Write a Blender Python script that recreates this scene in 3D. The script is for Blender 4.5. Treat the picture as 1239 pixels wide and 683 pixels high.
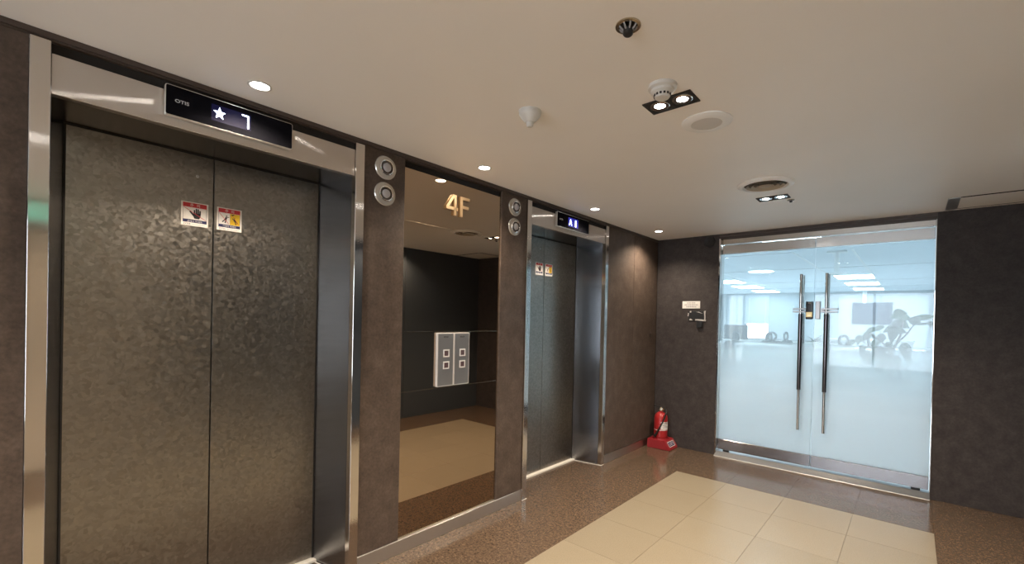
import bpy, bmesh, math, random
from mathutils import Vector, Matrix
random.seed(7)
for o in list(bpy.data.objects): bpy.data.objects.remove(o)
S = bpy.context.scene
COL = S.collection
PI = math.pi

# ------------------------------------------------------------------ camera
FPX, PX, PY = 542.7683, 639.7216, 390.5285          # focal length and principal point, for a 1239 x 683 frame
cam_d = bpy.data.cameras.new('camera'); cam = bpy.data.objects.new('camera', cam_d); COL.objects.link(cam)
cam_d.sensor_fit = 'HORIZONTAL'; cam_d.sensor_width = 36.0
cam_d.lens = FPX / 1239 * 36
cam_d.shift_x = -(PX - 619.5) / 1239
cam_d.shift_y = (PY - 341.5) / 1239
cam_d.clip_start = 0.05
fw = Vector((-0.65059531, 0.75938802, -0.00745508)); rt = Vector((0.75911937, 0.65058077, 0.02196461)); up = Vector((-0.02152979, -0.00863077, 0.99973095))
m = Matrix((rt, up, -fw)).transposed().to_4x4(); m.translation = Vector((2.2681, 0.0, 1.4)); cam.matrix_world = m
S.camera = cam

# ------------------------------------------------------------------ world, exposure
W = bpy.data.worlds.new('daylight'); S.world = W; W.use_nodes = True
bg = W.node_tree.nodes['Background']; bg.inputs[0].default_value = (0.92, 0.95, 1.0, 1); bg.inputs[1].default_value = 7.0
S.view_settings.view_transform = 'Standard'; S.view_settings.look = 'None'; S.view_settings.gamma = 1.0
S.view_settings.exposure = 0.18; S.view_settings.use_curve_mapping = False
WARM = (1.0, 0.835, 0.65); LED = (0.72, 0.91, 1.0)
P_DOWN, P_TWIN, E_PANEL = 62.0, 84.0, 17.5

# ------------------------------------------------------------------ main dimensions (metres)
ZC = 2.345          # lobby ceiling
YE = 4.925          # end wall
XR = 3.0            # opposite wall
YB = -3.6           # wall behind the camera
E1, E2 = 0.648, 3.200   # lift centres along the wall
FO, FI, DO = 0.603, 0.553, 0.503    # frame outer, frame inner, door opening: half widths
DEP = 0.30          # depth of the lift recess
ZD = 2.14           # height of the lift opening
MB0, MB1 = 1.512, 2.322 # mirror
GX0, GX1, GY = 0.70, 2.40, 5.00      # glass door opening and plane

# ------------------------------------------------------------------ helpers
def tag(o, label=None, cat=None, group=None, kind=None):
    if label: o['label'] = label
    if cat: o['category'] = cat
    if group: o['group'] = group
    if kind: o['kind'] = kind
    return o
WALLX = Matrix(((0, 0, 1), (1, 0, 0), (0, 1, 0)))       # local right, up, out -> wall facing +x
WALLY = Matrix(((1, 0, 0), (0, 0, -1), (0, 1, 0)))      # -> wall facing -y
def thing(name, label, cat, loc=(0, 0, 0), rot=None, group=None):
    o = bpy.data.objects.new(name, None); COL.objects.link(o); o.empty_display_size = 0.05
    mm = (rot or Matrix.Identity(3)).to_4x4(); mm.translation = Vector(loc); o.matrix_world = mm
    return tag(o, label, cat, group)
def uvmap(bm):
    uv = bm.loops.layers.uv.verify()
    for f in bm.faces:
        n = f.normal; a = max(range(3), key=lambda i: abs(n[i]))
        for l in f.loops:
            c = l.vert.co
            l[uv].uv = (c.z, c.y) if a == 0 else ((c.x, c.z) if a == 1 else (c.x, c.y))
def obj(name, bm, mats, parent=None, smooth=False, kind=None, rot=None, loc=None):
    me = bpy.data.meshes.new(name)
    bm.normal_update(); uvmap(bm)
    if smooth:
        for f in bm.faces: f.smooth = True
    bm.to_mesh(me); bm.free()
    for k in (mats if isinstance(mats, (list, tuple)) else [mats]): me.materials.append(M[k])
    if smooth: 
        try: me.set_sharp_from_angle(angle=0.7)
        except Exception: pass
    o = bpy.data.objects.new(name, me); COL.objects.link(o)
    if parent: o.parent = parent
    if rot is not None or loc is not None:
        mm = (rot or Matrix.Identity(3)).to_4x4(); mm.translation = Vector(loc or (0, 0, 0)); o.matrix_local = mm
    if kind: o['kind'] = kind
    return o
def copy_tree(o, parent=None):
    c = o.copy(); COL.objects.link(c); c.parent = parent
    for ch in list(o.children): copy_tree(ch, c)
    return c
def nb(): return bmesh.new()
def box(x0, x1, y0, y1, z0, z1, bm=None, bev=0.0, mi=0, seg=1):
    own = bm is None
    b = nb()
    vs = [b.verts.new((x, y, z)) for x in (x0, x1) for y in (y0, y1) for z in (z0, z1)]
    for q in ((0, 1, 3, 2), (4, 6, 7, 5), (0, 4, 5, 1), (2, 3, 7, 6), (0, 2, 6, 4), (1, 5, 7, 3)):
        b.faces.new([vs[i] for i in q]).material_index = mi
    bmesh.ops.recalc_face_normals(b, faces=b.faces)
    if bev: bmesh.ops.bevel(b, geom=list(b.edges), offset=bev, segments=seg, affect='EDGES', profile=0.5)
    for f in b.faces: f.material_index = mi
    return b if own else merge(bm, b)
def merge(bm, b, mat=None):
    if mat is not None: b.transform(mat)
    me = bpy.data.meshes.new('tmp'); b.to_mesh(me); b.free(); bm.from_mesh(me); bpy.data.meshes.remove(me); return bm
def prism(pts, z0, z1, bm=None, mi=0, bev=0.0):
    own = bm is None; b = nb()
    lo = [b.verts.new((x, y, z0)) for x, y in pts]; hi = [b.verts.new((x, y, z1)) for x, y in pts]
    b.faces.new(lo[::-1]); b.faces.new(hi); n = len(pts)
    for i in range(n): b.faces.new((lo[i], lo[(i + 1) % n], hi[(i + 1) % n], hi[i]))
    bmesh.ops.recalc_face_normals(b, faces=b.faces)
    if bev: bmesh.ops.bevel(b, geom=[e for e in b.edges], offset=bev, segments=1, affect='EDGES')
    for f in b.faces: f.material_index = mi
    return b if own else merge(bm, b)
def flat(pts, z, bm, mi=0):
    f = bm.faces.new([bm.verts.new((x, y, z)) for x, y in pts]); f.material_index = mi
    f.normal_update()
    if f.normal.z < 0: f.normal_flip()
def lathe(prof, seg=32, bm=None, mi=0, cx=0, cy=0, ang0=0, ang1=2 * PI):
    """prof: list of (r, z); closed at r = 0; axis z"""
    own = bm is None; b = nb(); full = abs(ang1 - ang0 - 2 * PI) < 1e-6; n = seg if full else seg + 1
    rings = []
    for r, z in prof:
        if r < 1e-6: rings.append([b.verts.new((cx, cy, z))] * n)
        else: rings.append([b.verts.new((cx + r * math.cos(ang0 + (ang1 - ang0) * i / seg), cy + r * math.sin(ang0 + (ang1 - ang0) * i / seg), z)) for i in range(n)])
    for k in range(len(prof) - 1):
        a, c = rings[k], rings[k + 1]
        for i in range(seg):
            j = (i + 1) % n
            q = []
            for v in (a[i], a[j], c[j], c[i]):
                if v not in q: q.append(v)
            if len(q) > 2: b.faces.new(q).material_index = mi
    bmesh.ops.recalc_face_normals(b, faces=b.faces)
    return b if own else merge(bm, b)
def tube(pts, r, seg=8, bm=None, mi=0, cap=True):
    own = bm is None; b = nb(); P = [Vector(p) for p in pts]; R = r if isinstance(r, (list, tuple)) else [r] * len(P)
    rings = []; prev = None
    for i, p in enumerate(P):
        t = (P[min(i + 1, len(P) - 1)] - P[max(i - 1, 0)]).normalized()
        if prev is None: u = t.orthogonal().normalized()
        else: u = (prev - t * prev.dot(t)).normalized()
        prev = u; w = t.cross(u)
        rings.append([b.verts.new(p + (u * math.cos(2 * PI * k / seg) + w * math.sin(2 * PI * k / seg)) * R[i]) for k in range(seg)])
    for i in range(len(P) - 1):
        for k in range(seg): b.faces.new((rings[i][k], rings[i][(k + 1) % seg], rings[i + 1][(k + 1) % seg], rings[i + 1][k]))
    if cap: b.faces.new(rings[0][::-1]); b.faces.new(rings[-1])
    bmesh.ops.recalc_face_normals(b, faces=b.faces)
    for f in b.faces: f.material_index = mi
    return b if own else merge(bm, b)
def text(s, size, cx, cy, z, bm, mi=0, extrude=0.0, offset=0.0, sx=1.0, width=None, height=None):
    """lettering centred on (cx, cy) in the local right / up plane"""
    cu = bpy.data.curves.new('t', 'FONT'); cu.body = s; cu.size = size; cu.extrude = extrude; cu.offset = offset; cu.resolution_u = 3
    o = bpy.data.objects.new('t', cu); COL.objects.link(o)
    dg = bpy.context.evaluated_depsgraph_get(); me = bpy.data.meshes.new_from_object(o.evaluated_get(dg))
    bpy.data.objects.remove(o); bpy.data.curves.remove(cu)
    if len(me.vertices):
        xs = [v.co.x for v in me.vertices]; ys = [v.co.y for v in me.vertices]
        mx, my = (min(xs) + max(xs)) / 2, (min(ys) + max(ys)) / 2
        kx = width / (max(xs) - min(xs)) if width else sx
        ky = height / (max(ys) - min(ys)) if height else 1
        for v in me.vertices: v.co = Vector(((v.co.x - mx) * kx + cx, (v.co.y - my) * ky + cy, v.co.z + z))
        for p in me.polygons: p.material_index = mi
        me.update(); bm.from_mesh(me)
    bpy.data.meshes.remove(me); return bm
def spot(parent, loc, power, color, angle=2.2, blend=0.6, size=0.03):
    l = bpy.data.lights.new('lamp', 'SPOT'); l.energy = power; l.color = color; l.spot_size = angle; l.spot_blend = blend; l.shadow_soft_size = size
    o = bpy.data.objects.new('lamp', l); COL.objects.link(o); o.parent = parent; o.location = loc; return o

# ------------------------------------------------------------------ materials
M = {}
def mat(name, color=(0.8, 0.8, 0.8), rough=0.5, metal=0.0, spec=0.5, emit=None, estr=0.0, coat=0.0, aniso=0.0, arot=0.0, trans=0.0):
    m = bpy.data.materials.new(name); m.use_nodes = True; nt = m.node_tree; b = nt.nodes['Principled BSDF']
    b.inputs['Base Color'].default_value = (*color, 1); b.inputs['Roughness'].default_value = rough; b.inputs['Metallic'].default_value = metal
    b.inputs['Specular IOR Level'].default_value = spec
    if emit: b.inputs['Emission Color'].default_value = (*emit, 1); b.inputs['Emission Strength'].default_value = estr
    if coat: b.inputs['Coat Weight'].default_value = coat; b.inputs['Coat Roughness'].default_value = 0.1
    if trans: b.inputs['Transmission Weight'].default_value = trans
    if aniso:
        b.inputs['Anisotropic'].default_value = aniso; b.inputs['Anisotropic Rotation'].default_value = arot
        t = nt.nodes.new('ShaderNodeTangent'); t.direction_type = 'UV_MAP'; nt.links.new(t.outputs[0], b.inputs['Tangent'])
    M[name] = m; return m, nt, b
def ramp(nt, fac, stops):
    r = nt.nodes.new('ShaderNodeValToRGB'); e = r.color_ramp.elements
    while len(e) < len(stops): e.new(0.5)
    for k, (p, c) in enumerate(stops): e[k].position = p; e[k].color = (*c, 1) if len(c) == 3 else c
    nt.links.new(fac, r.inputs[0]); return r.outputs[0]
def noise(nt, scale, detail=4, rough=0.5, coord='pos', stretch=None):
    if coord == 'pos': src = nt.nodes.new('ShaderNodeNewGeometry').outputs['Position']
    else: src = nt.nodes.new('ShaderNodeTexCoord').outputs['Object']
    if stretch:
        mp = nt.nodes.new('ShaderNodeMapping'); mp.inputs['Scale'].default_value = stretch; nt.links.new(src, mp.inputs[0]); src = mp.outputs[0]
    n = nt.nodes.new('ShaderNodeTexNoise'); n.inputs['Scale'].default_value = scale; n.inputs['Detail'].default_value = detail; n.inputs['Roughness'].default_value = rough
    nt.links.new(src, n.inputs['Vector']); return n.outputs[0]
def bump(nt, b, h, strength=0.2, dist=0.002):
    k = nt.nodes.new('ShaderNodeBump'); k.inputs['Strength'].default_value = strength; k.inputs['Distance'].default_value = dist
    nt.links.new(h, k.inputs['Height']); nt.links.new(k.outputs[0], b.inputs['Normal'])
def mixc(nt, fac, a, c, mode='MIX'):
    n = nt.nodes.new('ShaderNodeMix'); n.data_type = 'RGBA'; n.blend_type = mode
    for s, v in ((n.inputs[0], fac), (n.inputs[6], a), (n.inputs[7], c)):
        if isinstance(v, (int, float)): s.default_value = v
        elif isinstance(v, tuple): s.default_value = (*v, 1)
        else: nt.links.new(v, s)
    return n.outputs[2]

# mottled brown wall panel
_, nt, b = mat('brown_panel', rough=0.55, spec=0.35)
n1 = noise(nt, 9, 6, 0.65); n2 = noise(nt, 70, 3, 0.6)
c1 = ramp(nt, n1, [(0.30, (0.060, 0.042, 0.033)), (0.52, (0.085, 0.061, 0.048)), (0.72, (0.117, 0.087, 0.069))])
c2 = ramp(nt, n2, [(0.3, (0.75, 0.75, 0.75)), (0.7, (1.15, 1.15, 1.15))])
nt.links.new(mixc(nt, 1.0, c1, c2, 'MULTIPLY'), b.inputs['Base Color']); bump(nt, b, n2, 0.15, 0.001)
_, nt, b = mat('taupe_panel', rough=0.6, spec=0.3)
n1 = noise(nt, 12, 6, 0.65); n2 = noise(nt, 70, 3, 0.6)
c1 = ramp(nt, n1, [(0.30, (0.034, 0.027, 0.027)), (0.52, (0.048, 0.040, 0.038)), (0.72, (0.062, 0.052, 0.050))])
c2 = ramp(nt, n2, [(0.3, (0.8, 0.8, 0.8)), (0.7, (1.12, 1.12, 1.12))])
nt.links.new(mixc(nt, 1.0, c1, c2, 'MULTIPLY'), b.inputs['Base Color']); bump(nt, b, n2, 0.15, 0.001)
mat('charcoal_panel', (0.052, 0.064, 0.080), 0.6, spec=0.3)
mat('brown_trim', (0.060, 0.042, 0.034), 0.45)
mat('groove', (0.012, 0.010, 0.009), 0.8)
# ceiling paint
_, nt, b = mat('ceiling_paint', rough=0.48, spec=0.5)
nc = noise(nt, 1.3, 3, 0.5); nf = noise(nt, 220, 2, 0.5)
nt.links.new(ramp(nt, nc, [(0.3, (0.895, 0.86, 0.82)), (0.7, (0.925, 0.89, 0.85))]), b.inputs['Base Color']); bump(nt, b, nf, 0.08, 0.001)
# beige vinyl tile with fine chips
_, nt, b = mat('tile_beige', rough=0.28, spec=0.5)
oi = nt.nodes.new('ShaderNodeObjectInfo')
nm = noise(nt, 150, 4, 0.65); nl = noise(nt, 6, 3, 0.6)
base = ramp(nt, nm, [(0.33, (0.170, 0.140, 0.095)), (0.46, (0.238, 0.200, 0.142)), (0.66, (0.272, 0.234, 0.172))])
base = mixc(nt, 0.25, base, ramp(nt, nl, [(0.3, (0.224, 0.188, 0.134)), (0.7, (0.252, 0.214, 0.156))]))
rv = ramp(nt, oi.outputs['Random'], [(0.0, (0.93, 0.93, 0.93)), (1.0, (1.03, 1.03, 1.03))])
nt.links.new(mixc(nt, 1.0, base, rv, 'MULTIPLY'), b.inputs['Base Color'])
# brown tile with pale flecks
_, nt, b = mat('tile_brown', rough=0.15, spec=0.72)
g = nt.nodes.new('ShaderNodeNewGeometry'); v = nt.nodes.new('ShaderNodeTexVoronoi'); v.inputs['Scale'].default_value = 150; nt.links.new(g.outputs['Position'], v.inputs['Vector'])
sep = nt.nodes.new('ShaderNodeSeparateColor'); nt.links.new(v.outputs['Color'], sep.inputs[0])
nm = noise(nt, 60, 4, 0.7)
base = ramp(nt, nm, [(0.3, (0.064, 0.043, 0.029)), (0.7, (0.138, 0.096, 0.066))])
fl = ramp(nt, sep.outputs[0], [(0.0, (0.7, 0.7, 0.7)), (0.6, (1.0, 1.0, 1.0)), (0.86, (1.12, 1.12, 1.12)), (1.0, (1.75, 1.72, 1.68))])
nt.links.new(mixc(nt, 1.0, base, fl, 'MULTIPLY'), b.inputs['Base Color'])
# steels
mat('steel_mirror', (0.66, 0.63, 0.60), 0.06, 1.0)
mat('steel_brushed', (0.56, 0.54, 0.52), 0.26, 1.0, aniso=0.85, arot=0.0)
mat('steel_base', (0.62, 0.60, 0.58), 0.36, 1.0, aniso=0.6)
mat('steel_threshold', (0.30, 0.30, 0.30), 0.42, 1.0)
mat('steel_kick', (0.36, 0.35, 0.36), 0.20, 1.0)
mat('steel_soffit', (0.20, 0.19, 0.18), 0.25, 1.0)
mat('steel_rail', (0.60, 0.60, 0.60), 0.17, 1.0)
mat('chrome', (0.78, 0.78, 0.80), 0.08, 1.0)
mat('dark_chrome', (0.16, 0.15, 0.16), 0.14, 1.0)
mat('aluminium', (0.75, 0.74, 0.72), 0.35, 1.0)
mat('sealant', (0.80, 0.77, 0.72), 0.6)
mat('gold_trim', (0.55, 0.48, 0.37), 0.25, 1.0)
mat('gold', (0.83, 0.62, 0.38), 0.28, 1.0)
mat('bronze_mirror', (0.45, 0.365, 0.285), 0.015, 1.0)
def hairline(name, color, rough, amp):
    _, nt, b = mat(name, color, rough, 1.0)
    uv = nt.nodes.new('ShaderNodeUVMap'); sp = nt.nodes.new('ShaderNodeSeparateXYZ'); nt.links.new(uv.outputs[0], sp.inputs[0])
    acc = None
    for k in (7919.0, 12553.0):
        mu = nt.nodes.new('ShaderNodeMath'); mu.operation = 'MULTIPLY'; mu.inputs[1].default_value = k; nt.links.new(sp.outputs[0], mu.inputs[0])
        wn = nt.nodes.new('ShaderNodeTexWhiteNoise'); wn.noise_dimensions = '1D'; nt.links.new(mu.outputs[0], wn.inputs['W'])
        if acc is None: acc = wn.outputs[0]
        else:
            sb = nt.nodes.new('ShaderNodeMath'); sb.operation = 'SUBTRACT'; nt.links.new(acc, sb.inputs[0]); nt.links.new(wn.outputs[0], sb.inputs[1]); acc = sb.outputs[0]
    am = nt.nodes.new('ShaderNodeMath'); am.operation = 'MULTIPLY'; am.inputs[1].default_value = amp; nt.links.new(acc, am.inputs[0])
    tg = nt.nodes.new('ShaderNodeTangent'); tg.direction_type = 'UV_MAP'
    sc = nt.nodes.new('ShaderNodeVectorMath'); sc.operation = 'SCALE'; nt.links.new(tg.outputs[0], sc.inputs[0]); nt.links.new(am.outputs[0], sc.inputs['Scale'])
    ad = nt.nodes.new('ShaderNodeVectorMath'); ad.operation = 'ADD'; nt.links.new(sc.outputs[0], ad.inputs[0]); nt.links.new(nt.nodes.new('ShaderNodeNewGeometry').outputs['Normal'], ad.inputs[1])
    no = nt.nodes.new('ShaderNodeVectorMath'); no.operation = 'NORMALIZE'; nt.links.new(ad.outputs[0], no.inputs[0]); nt.links.new(no.outputs[0], b.inputs['Normal'])
hairline('steel_transom', (0.60, 0.56, 0.52), 0.07, 0.95)
hairline('steel_post', (0.66, 0.63, 0.60), 0.07, 0.12)
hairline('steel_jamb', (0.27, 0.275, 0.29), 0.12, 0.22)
# etched faceted door skin
_, nt, b = mat('etched_steel', (0.30, 0.28, 0.26), 0.34, 1.0)
tc = nt.nodes.new('ShaderNodeTexCoord'); v = nt.nodes.new('ShaderNodeTexVoronoi'); v.inputs['Scale'].default_value = 76; v.inputs['Randomness'].default_value = 1.0
nw = nt.nodes.new('ShaderNodeTexNoise'); nw.inputs['Scale'].default_value = 30
nt.links.new(tc.outputs['Object'], nw.inputs['Vector'])
vm0 = nt.nodes.new('ShaderNodeVectorMath'); vm0.operation = 'MULTIPLY_ADD'; vm0.inputs[1].default_value = (0.03, 0.03, 0.0)
nt.links.new(nw.outputs['Color'], vm0.inputs[0]); nt.links.new(tc.outputs['Object'], vm0.inputs[2])
mpz = nt.nodes.new('ShaderNodeMapping'); mpz.inputs['Scale'].default_value = (1, 1, 0); nt.links.new(vm0.outputs[0], mpz.inputs[0])
nt.links.new(mpz.outputs[0], v.inputs['Vector'])
s1 = nt.nodes.new('ShaderNodeVectorMath'); s1.operation = 'SUBTRACT'; s1.inputs[1].default_value = (0.5, 0.5, 0.5); nt.links.new(v.outputs['Color'], s1.inputs[0])
s2 = nt.nodes.new('ShaderNodeVectorMath'); s2.operation = 'MULTIPLY_ADD'; s2.inputs[1].default_value = (0.11, 0.11, 0.11); nt.links.new(s1.outputs[0], s2.inputs[0])
nt.links.new(nt.nodes.new('ShaderNodeNewGeometry').outputs['Normal'], s2.inputs[2])
s3 = nt.nodes.new('ShaderNodeVectorMath'); s3.operation = 'NORMALIZE'; nt.links.new(s2.outputs[0], s3.inputs[0]); nt.links.new(s3.outputs[0], b.inputs['Normal'])
sp2 = nt.nodes.new('ShaderNodeSeparateColor'); nt.links.new(v.outputs['Color'], sp2.inputs[0])
nt.links.new(ramp(nt, sp2.outputs[2], [(0.0, (0.28, 0.28, 0.28)), (1.0, (0.38, 0.38, 0.38))]), b.inputs['Roughness'])
nt.links.new(ramp(nt, sp2.outputs[0], [(0.0, (0.27, 0.255, 0.235)), (1.0, (0.345, 0.325, 0.30))]), b.inputs['Base Color'])
# plain colours
mat('black_gloss', (0.008, 0.008, 0.010), 0.08, spec=0.5)
mat('black_plastic', (0.015, 0.015, 0.016), 0.4)
mat('dark_grille', (0.020, 0.018, 0.018), 0.7)
mat('grey_plastic', (0.30, 0.29, 0.30), 0.4)
mat('light_grey_metal', (0.50, 0.50, 0.52), 0.35, 0.8)
mat('button_rim', (0.62, 0.60, 0.60), 0.4)
mat('button_dark', (0.10, 0.065, 0.075), 0.35)
mat('panel_grey', (0.27, 0.27, 0.28), 0.42, 0.7)
mat('white_plastic', (0.66, 0.64, 0.60), 0.4)
mat('speaker_white', (0.86, 0.85, 0.83), 0.45)
mat('speaker_grille', (0.66, 0.64, 0.62), 0.7)
mat('white_print', (0.78, 0.75, 0.72), 0.5)
mat('tape_white', (0.50, 0.47, 0.45), 0.6)
mat('black_print', (0.012, 0.012, 0.014), 0.5)
mat('red_print', (0.55, 0.035, 0.045), 0.5)
mat('navy_print', (0.015, 0.02, 0.09), 0.5)
mat('yellow_print', (0.72, 0.46, 0.02), 0.5)
mat('red_paint', (0.36, 0.020, 0.022), 0.32)
mat('red_plastic', (0.27, 0.016, 0.022), 0.4)
mat('rubber', (0.010, 0.010, 0.010), 0.55)
mat('brass', (0.60, 0.47, 0.25), 0.35, 1.0)
mat('gauge_face', (0.7, 0.7, 0.65), 0.4)
mat('lens_grey', (0.42, 0.41, 0.43), 0.3)
mat('acrylic', (0.52, 0.49, 0.45), 0.16, 0.5)
mat('ring_dark', (0.12, 0.11, 0.11), 0.2, 0.8)
mat('digit_glow', (0.9, 0.95, 1.0), 0.4, emit=(0.62, 0.74, 1.0), estr=6.0)
mat('screen_black', (0.006, 0.006, 0.008), 0.5, spec=0.0)
mat('screen_haze', (0.004, 0.004, 0.012), 0.6, spec=0.1, emit=(0.06, 0.06, 0.55), estr=0.04)
mat('screen_blue', (0.01, 0.01, 0.04), 0.6, spec=0.1, emit=(0.05, 0.05, 0.6), estr=0.55)
mat('logo_grey', (0.45, 0.45, 0.46), 0.4)
mat('lamp_glow', (1, 1, 1), 0.4, emit=(1.0, 0.93, 0.82), estr=18.0)
mat('lamp_cool', (1, 1, 1), 0.4, emit=(1.0, 0.96, 0.90), estr=22.0)
mat('reflector', (0.80, 0.78, 0.75), 0.12, 1.0)
mat('throat_tan', (0.16, 0.13, 0.10), 0.7)
mat('diffuser_tan', (0.42, 0.36, 0.28), 0.6)
mat('beige_paint', (0.76, 0.68, 0.57), 0.5)
mat('beige_door', (0.55, 0.47, 0.37), 0.35)
mat('exit_green', (0.1, 0.5, 0.4), 0.4, emit=(0.15, 0.75, 0.55), estr=1.6)
mat('grout', (0.10, 0.075, 0.05), 0.9)
# office
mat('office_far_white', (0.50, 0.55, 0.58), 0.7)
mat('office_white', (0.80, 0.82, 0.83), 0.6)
mat('office_ceiling', (0.80, 0.87, 0.92), 0.9)
mat('office_floor', (0.62, 0.64, 0.66), 0.6)
mat('counter_white', (0.76, 0.78, 0.78), 0.4)
mat('led_panel', (1, 1, 1), 0.4, emit=LED, estr=E_PANEL)
mat('ceiling_strip', (0.88, 0.90, 0.90), 0.5)
mat('chair_grey', (0.10, 0.12, 0.14), 0.7)
mat('screen_off', (0.03, 0.04, 0.07), 0.3)
mat('leaf_green', (0.018, 0.060, 0.024), 0.6)
mat('leaf_pale', (0.06, 0.13, 0.05), 0.6)
mat('bark', (0.16, 0.12, 0.09), 0.8)
mat('pot_white', (0.68, 0.68, 0.66), 0.4)
mat('soil', (0.05, 0.035, 0.025), 0.9)
mat('frame_grey', (0.40, 0.43, 0.46), 0.4)
_, nt, b = mat('blind_fabric', (0.52, 0.58, 0.62), 0.8)
tr = nt.nodes.new('ShaderNodeBsdfTranslucent'); tr.inputs[0].default_value = (0.80, 0.90, 0.97, 1); mx = nt.nodes.new('ShaderNodeMixShader'); mx.inputs[0].default_value = 0.14
nt.links.new(b.outputs[0], mx.inputs[1]); nt.links.new(tr.outputs[0], mx.inputs[2]); nt.links.new(mx.outputs[0], nt.nodes['Material Output'].inputs[0])
# thin clear glass
def thin_glass(name, tint, film):
    m = bpy.data.materials.new(name); m.use_nodes = True; nt = m.node_tree; nt.nodes.remove(nt.nodes['Principled BSDF']); M[name] = m
    t = nt.nodes.new('ShaderNodeBsdfTransparent'); t.inputs[0].default_value = (*tint, 1)
    gl = nt.nodes.new('ShaderNodeBsdfGlossy'); gl.inputs['Roughness'].default_value = 0.0
    fr = nt.nodes.new('ShaderNodeFresnel'); fr.inputs[0].default_value = 1.45
    clear = t.outputs[0]
    if film:    # sandblast film printed as a fade: opaque low down, clear at the top
        g = nt.nodes.new('ShaderNodeNewGeometry'); s = nt.nodes.new('ShaderNodeSeparateXYZ'); nt.links.new(g.outputs['Position'], s.inputs[0])
        mr = nt.nodes.new('ShaderNodeMapRange'); mr.inputs[1].default_value = 0.0; mr.inputs[2].default_value = 2.2; nt.links.new(s.outputs[2], mr.inputs[0])
        f = ramp(nt, mr.outputs[0], [(0.28, (1, 1, 1)), (0.36, (0.88, 0.88, 0.88)), (0.44, (0.60, 0.60, 0.60)), (0.56, (0.25, 0.25, 0.25)), (0.95, (0.10, 0.10, 0.10))])
        tl = nt.nodes.new('ShaderNodeBsdfTranslucent'); tl.inputs[0].default_value = (0.94, 0.98, 1.0, 1)
        df = nt.nodes.new('ShaderNodeBsdfDiffuse'); df.inputs[0].default_value = (0.75, 0.80, 0.82, 1)
        a = nt.nodes.new('ShaderNodeMixShader'); a.inputs[0].default_value = 0.12; nt.links.new(tl.outputs[0], a.inputs[1]); nt.links.new(df.outputs[0], a.inputs[2])
        c = nt.nodes.new('ShaderNodeMixShader'); nt.links.new(f, c.inputs[0]); nt.links.new(t.outputs[0], c.inputs[1]); nt.links.new(a.outputs[0], c.inputs[2]); clear = c.outputs[0]
    x = nt.nodes.new('ShaderNodeMixShader'); nt.links.new(fr.outputs[0], x.inputs[0]); nt.links.new(clear, x.inputs[1]); nt.links.new(gl.outputs[0], x.inputs[2])
    nt.links.new(x.outputs[0], nt.nodes['Material Output'].inputs[0])
thin_glass('door_glass', (0.93, 0.97, 0.98), True)
thin_glass('window_glass', (0.95, 0.98, 1.0), False)

# ================================================================== LOBBY SHELL
# ---- floor: slab with every tile a piece of its own
T = 0.44992; TX0, TY0 = 0.6082, 4.1257
floor = obj('floor', box(-0.62, XR + 0.5, YB, 5.10, -0.12, -0.006), 'grout', kind='structure')
tile_mesh = {}
def tile(x0, x1, y0, y1, kind, gap):
    w, d = round(x1 - x0, 4), round(y1 - y0, 4); key = (w, d, kind, gap)
    if key not in tile_mesh:
        bm = box(-w / 2 + gap, w / 2 - gap, -d / 2 + gap, d / 2 - gap, -0.006, 0.0)
        o = obj('tile', bm, 'tile_beige' if kind == 'beige' else 'tile_brown', floor); tile_mesh[key] = o.data
    else:
        o = bpy.data.objects.new('tile', tile_mesh[key]); COL.objects.link(o); o.parent = floor
    o.location = ((x0 + x1) / 2, (y0 + y1) / 2, 0)
xs_b = [TX0 + k * T for k in range(5)]
for j in range(17):
    y1 = TY0 - j * T; y0 = max(y1 - T, YB + 0.002)
    if y1 - y0 < 0.05: continue
    for i in range(4): tile(xs_b[i], xs_b[i + 1], y0, y1, 'beige', 0.0009)
    for a, c in ((0.002, TX0 - T), (TX0 - T, TX0), (xs_b[4], xs_b[4] + T), (xs_b[4] + T, XR - 0.002)): tile(a, c, y0, y1, 'brown', 0.0003)
for y0, y1 in ((TY0, TY0 + T), (TY0 + T, YE - 0.002)):
    for a, c in ((0.002, TX0 - T), (TX0 - T, TX0), *((xs_b[i], xs_b[i + 1]) for i in range(4)), (xs_b[4], xs_b[4] + T), (xs_b[4] + T, XR - 0.002)): tile(a, c, y0, y1, 'brown', 0.0009)
for E in (E1, E2): tile(-DEP + 0.035, 0.0015, E - DO - 0.02, E + DO + 0.02, 'brown', 0.0004)
# ---- ceiling
ceil = obj('ceiling', box(-0.02, XR + 0.5, YB, YE, ZC, ZC + 0.12), 'ceiling_paint', kind='structure')
# ---- lift wall: core behind, clad in brown panels
core = nb()
def corebox(y0, y1, z0=0.0, z1=ZC): box(-0.62, -0.03, y0, y1, z0, z1, core)
corebox(YB, E1 - FO); corebox(E1 + FO, E2 - FO); corebox(E2 + FO, YE + 0.2); corebox(E1 - FO, E1 + FO, ZC - 0.04, ZC); corebox(E2 - FO, E2 + FO, ZC - 0.04, ZC)
for E in (E1, E2):
    box(-0.80, -0.62, E - 0.8, E + 0.8, -0.1, ZC, core); box(-0.62, -0.03, E - FO, E + FO, ZD + 0.03, ZC - 0.04, core)
wl = obj('wall_left', core, 'groove', kind='structure')
ZT = 2.319
def wpanel(y0, y1, z0=0.085, z1=ZT): obj('panel', box(-0.032, 0.0, y0 + 0.0012, y1 - 0.0012, z0, z1, bev=0.0012), 'brown_panel', wl)
for a, c in ((YB, -2.2), (-2.2, -1.05), (-1.05, E1 - FO), (E1 + FO, MB0), (MB1, E2 - FO), (E2 + FO, 4.355), (4.355, YE)): wpanel(a, c)
tr1 = nb(); box(-0.03, 0.012, YB, YE, ZT + 0.006, ZC - 0.001, tr1); box(-0.03, 0.004, YB, YE, ZT - 0.001, ZT + 0.006, tr1)
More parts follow.
